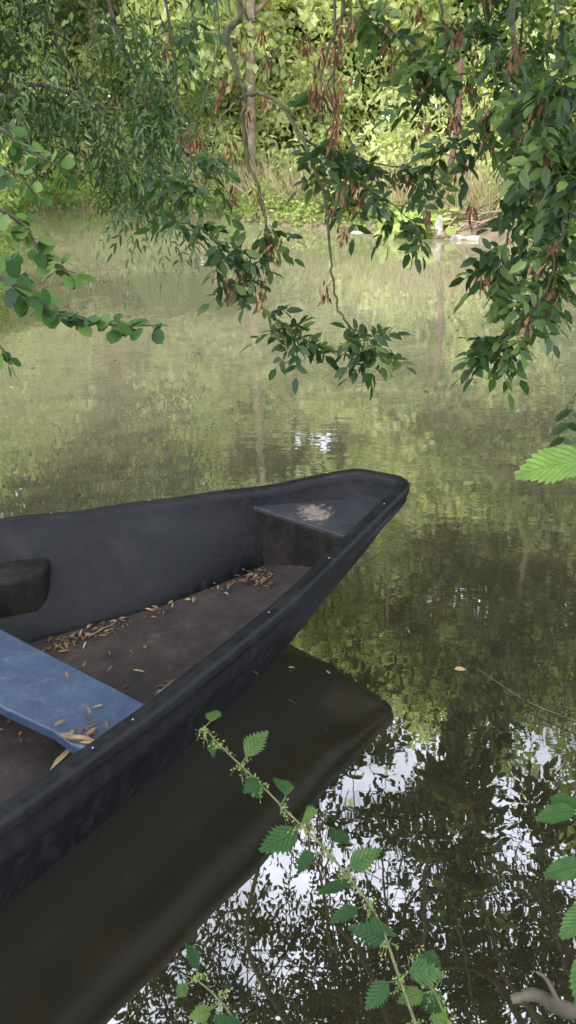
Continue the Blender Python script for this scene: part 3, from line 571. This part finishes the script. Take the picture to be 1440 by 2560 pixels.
# ------------------------------------------------------------ nettles
def nettle(name,pts,size,nn,start=.1):
    base=np.array(pts[0]);e=empty(name,tuple(base));c=catmull(pts,8);tb_=Tubes();tb_.add(c,.003,.0012,6)
    P=[];D=[];N=[];L=[];fl=[]
    S=np.concatenate([[0],np.cumsum(np.linalg.norm(np.diff(c,axis=0),axis=1))]);
    for i in range(nn):
        s=(start+(1-start)*(i/(nn-1))**.9)*S[-1];p=np.array([np.interp(s,S,c[:,k]) for k in range(3)]);k=min(np.searchsorted(S,s),len(c)-1);tg=norm(c[k]-c[k-1])
        a=norm(np.cross(tg,[0,0,1.]));b_=np.cross(a,tg)
        ang=(i%2)*1.3+.2+rng.normal()*.3
        sz=size*(1.1-.5*(i/(nn-1))**2)
        for sg in (1,-1):
            if rng.random()<.06: continue
            o_=sg*(a*math.cos(ang)+b_*math.sin(ang)*.6)
            pet=p+o_*.02+tg*.006; tb_.add(np.array([p,pet]),.0013,.001,4)
            d=o_*.9+tg*.25+np.array([0,-.05,-.25])+.3*rng.standard_normal(3)
            P.append(pet);D.append(d);N.append(np.array([0,-.6,1])+.4*rng.standard_normal(3));L.append(sz*(.55+.6*rng.random()))
        for q in range(6):
            d=rdir(1)[0]*.024+np.array([0,0,-.008]);tb_.add(np.array([p,p+d*.6,p+d+np.array([0,0,-.012])]),.0008,.0006,3)
            for w_ in range(10): fl.append(p+d*rng.random()*1.1+rng.standard_normal(3)*.002)
    o1=tb_.build('stem',M_stem,e);o1.location=tuple(-base)
    P=np.array(P);L=np.array(L);D=np.array(D);N=np.array(N);tn=rng.random(len(P))
    for g_,tm in enumerate((NETTLE,NETTLE2,NETTLE3)):
        k=np.arange(len(P))%3==g_
        if k.any(): leaf_mesh('leaves_%d'%g_,P[k],D[k],N[k],L[k],L[k]*(.66+.1*g_/2),tn[k],tm,M_nettle,e,True).location=tuple(-base)
    fl=np.array(fl);o3=leaf_mesh('flowers',fl,rdir(len(fl)),rdir(len(fl)),.005,.004,.5,QUAD,M_fresh,e);o3.location=tuple(-base)
nettle('nettle_plant',[(.30,.60,.20),(.24,.75,.33),(.19,.85,.43),(.148,.93,.51),(.09,1.0,.545),(.043,1.05,.565),(.007,1.08,.58),(-.06,1.14,.61),(-.10,1.18,.62),(-.135,1.21,.635),(-.164,1.24,.647)],.080,13,.25)
nettle('nettle_plant',[(.02,.60,.15),(-.03,.72,.32),(-.08,.8,.42),(-.115,.83,.45),(-.149,.85,.465)],.065,6,.35)
nettle('nettle_plant',[(.36,.62,.12),(.30,.76,.28),(.26,.84,.38),(.22,.90,.44)],.06,6,.4)
e=empty('elder_sapling',(.75,.75,.2));tb_=Tubes();c=catmull([(.75,.75,.15),(.66,.85,.4),(.56,.95,.58),(.50,1.05,.66)],6);tb_.add(c,.005,.003,6)
tb_.build('stem',M_stem,e).location=(-.75,-.75,-.2)
P=[(.54,1.12,.55),(.52,1.0,.55),(.51,.92,.55),(.49,.86,.52),(.56,1.0,.6),(.50,.84,.47),(.56,1.16,.52)]
D=[(-.9,.1,-.2),(-1,0,-.3),(-.8,-.4,-.3),(-.5,-.8,-.3),(.2,.5,.2),(-.3,-.9,-.4),(-.6,.6,-.1)]
o=leaf_mesh('leaves',P,D,[(-.1,-.2,1),(.2,-.5,1),(-.3,-.3,1),(-.5,-.2,1),(0,0,1),(.3,-.2,1),(0,-.5,1)],[.075,.075,.08,.09,.09,.08,.06],[.042,.04,.045,.055,.05,.05,.035],[.4,.3,.5,.4,.2,.4,.3],BROAD,M_elder,e,True);o.location=(-.75,-.75,-.2)
e=empty('walnut_shoot',(1.1,1.2,.2));tb_=Tubes();tb_.add(catmull([(1.1,1.2,.1),(.95,1.28,.7),(.7,1.3,1.1),(.52,1.3,1.17)],6),.006,.002,6);tb_.build('stem',M_stem,e).location=(-1.1,-1.2,-.2)
o=leaf_mesh('leaves',[(.53,1.3,1.185),(.54,1.3,1.15),(.62,1.3,1.12)],[(-1,.05,-.12),(.1,.2,-1),(.1,-.3,-.6)],[(.05,-.55,1),(-1,-.6,0),(-1,0,.2)],[.13,.08,.1],[.08,.05,.05],[.85,.5,.4],BROAD,M_shoot,e,True);o.location=(-1.1,-1.2,-.2)

leaf_mesh('floating_leaf',[(.58,2.3,.006)],[(1,.1,0)],[(0,0,1)],.045,.03,1.0,OVAL,M_dry)
leaf_mesh('floating_leaf',[(.0,2.31,.006)],[(1,.1,0)],[(0,0,1)],.025,.014,.9,OVAL,M_dry)
n=26;leaf_mesh('floating_debris',np.stack([rng.uniform(-3,2.5,n),rng.uniform(5,11,n),np.full(n,.006)],-1),rng.standard_normal((n,3))*np.array([1,1,0]),np.array([[0,0,1.]]*n),.05,.03,rng.random(n),OVAL,M_dry)
tb_=Tubes();tb_.add(catmull([(.66,2.30,.01),(.73,2.19,.012),(.80,2.09,.02),(.95,1.97,.03),(1.15,1.8,.05)],6),.0015,.0025,5);tb_.build('floating_twig',M_bark)
tb_=Tubes();tb_.add(catmull([(.47,1.09,.05),(.52,1.09,.065),(.58,1.06,.06),(.68,1.04,.09),(.85,.98,.16)],7),.010,.024,9,.09);tb_.add(catmull([(.56,1.07,.07),(.54,1.10,.10),(.52,1.11,.11)],4),.006,.003,5);tb_.build('fallen_branch',M_bark)
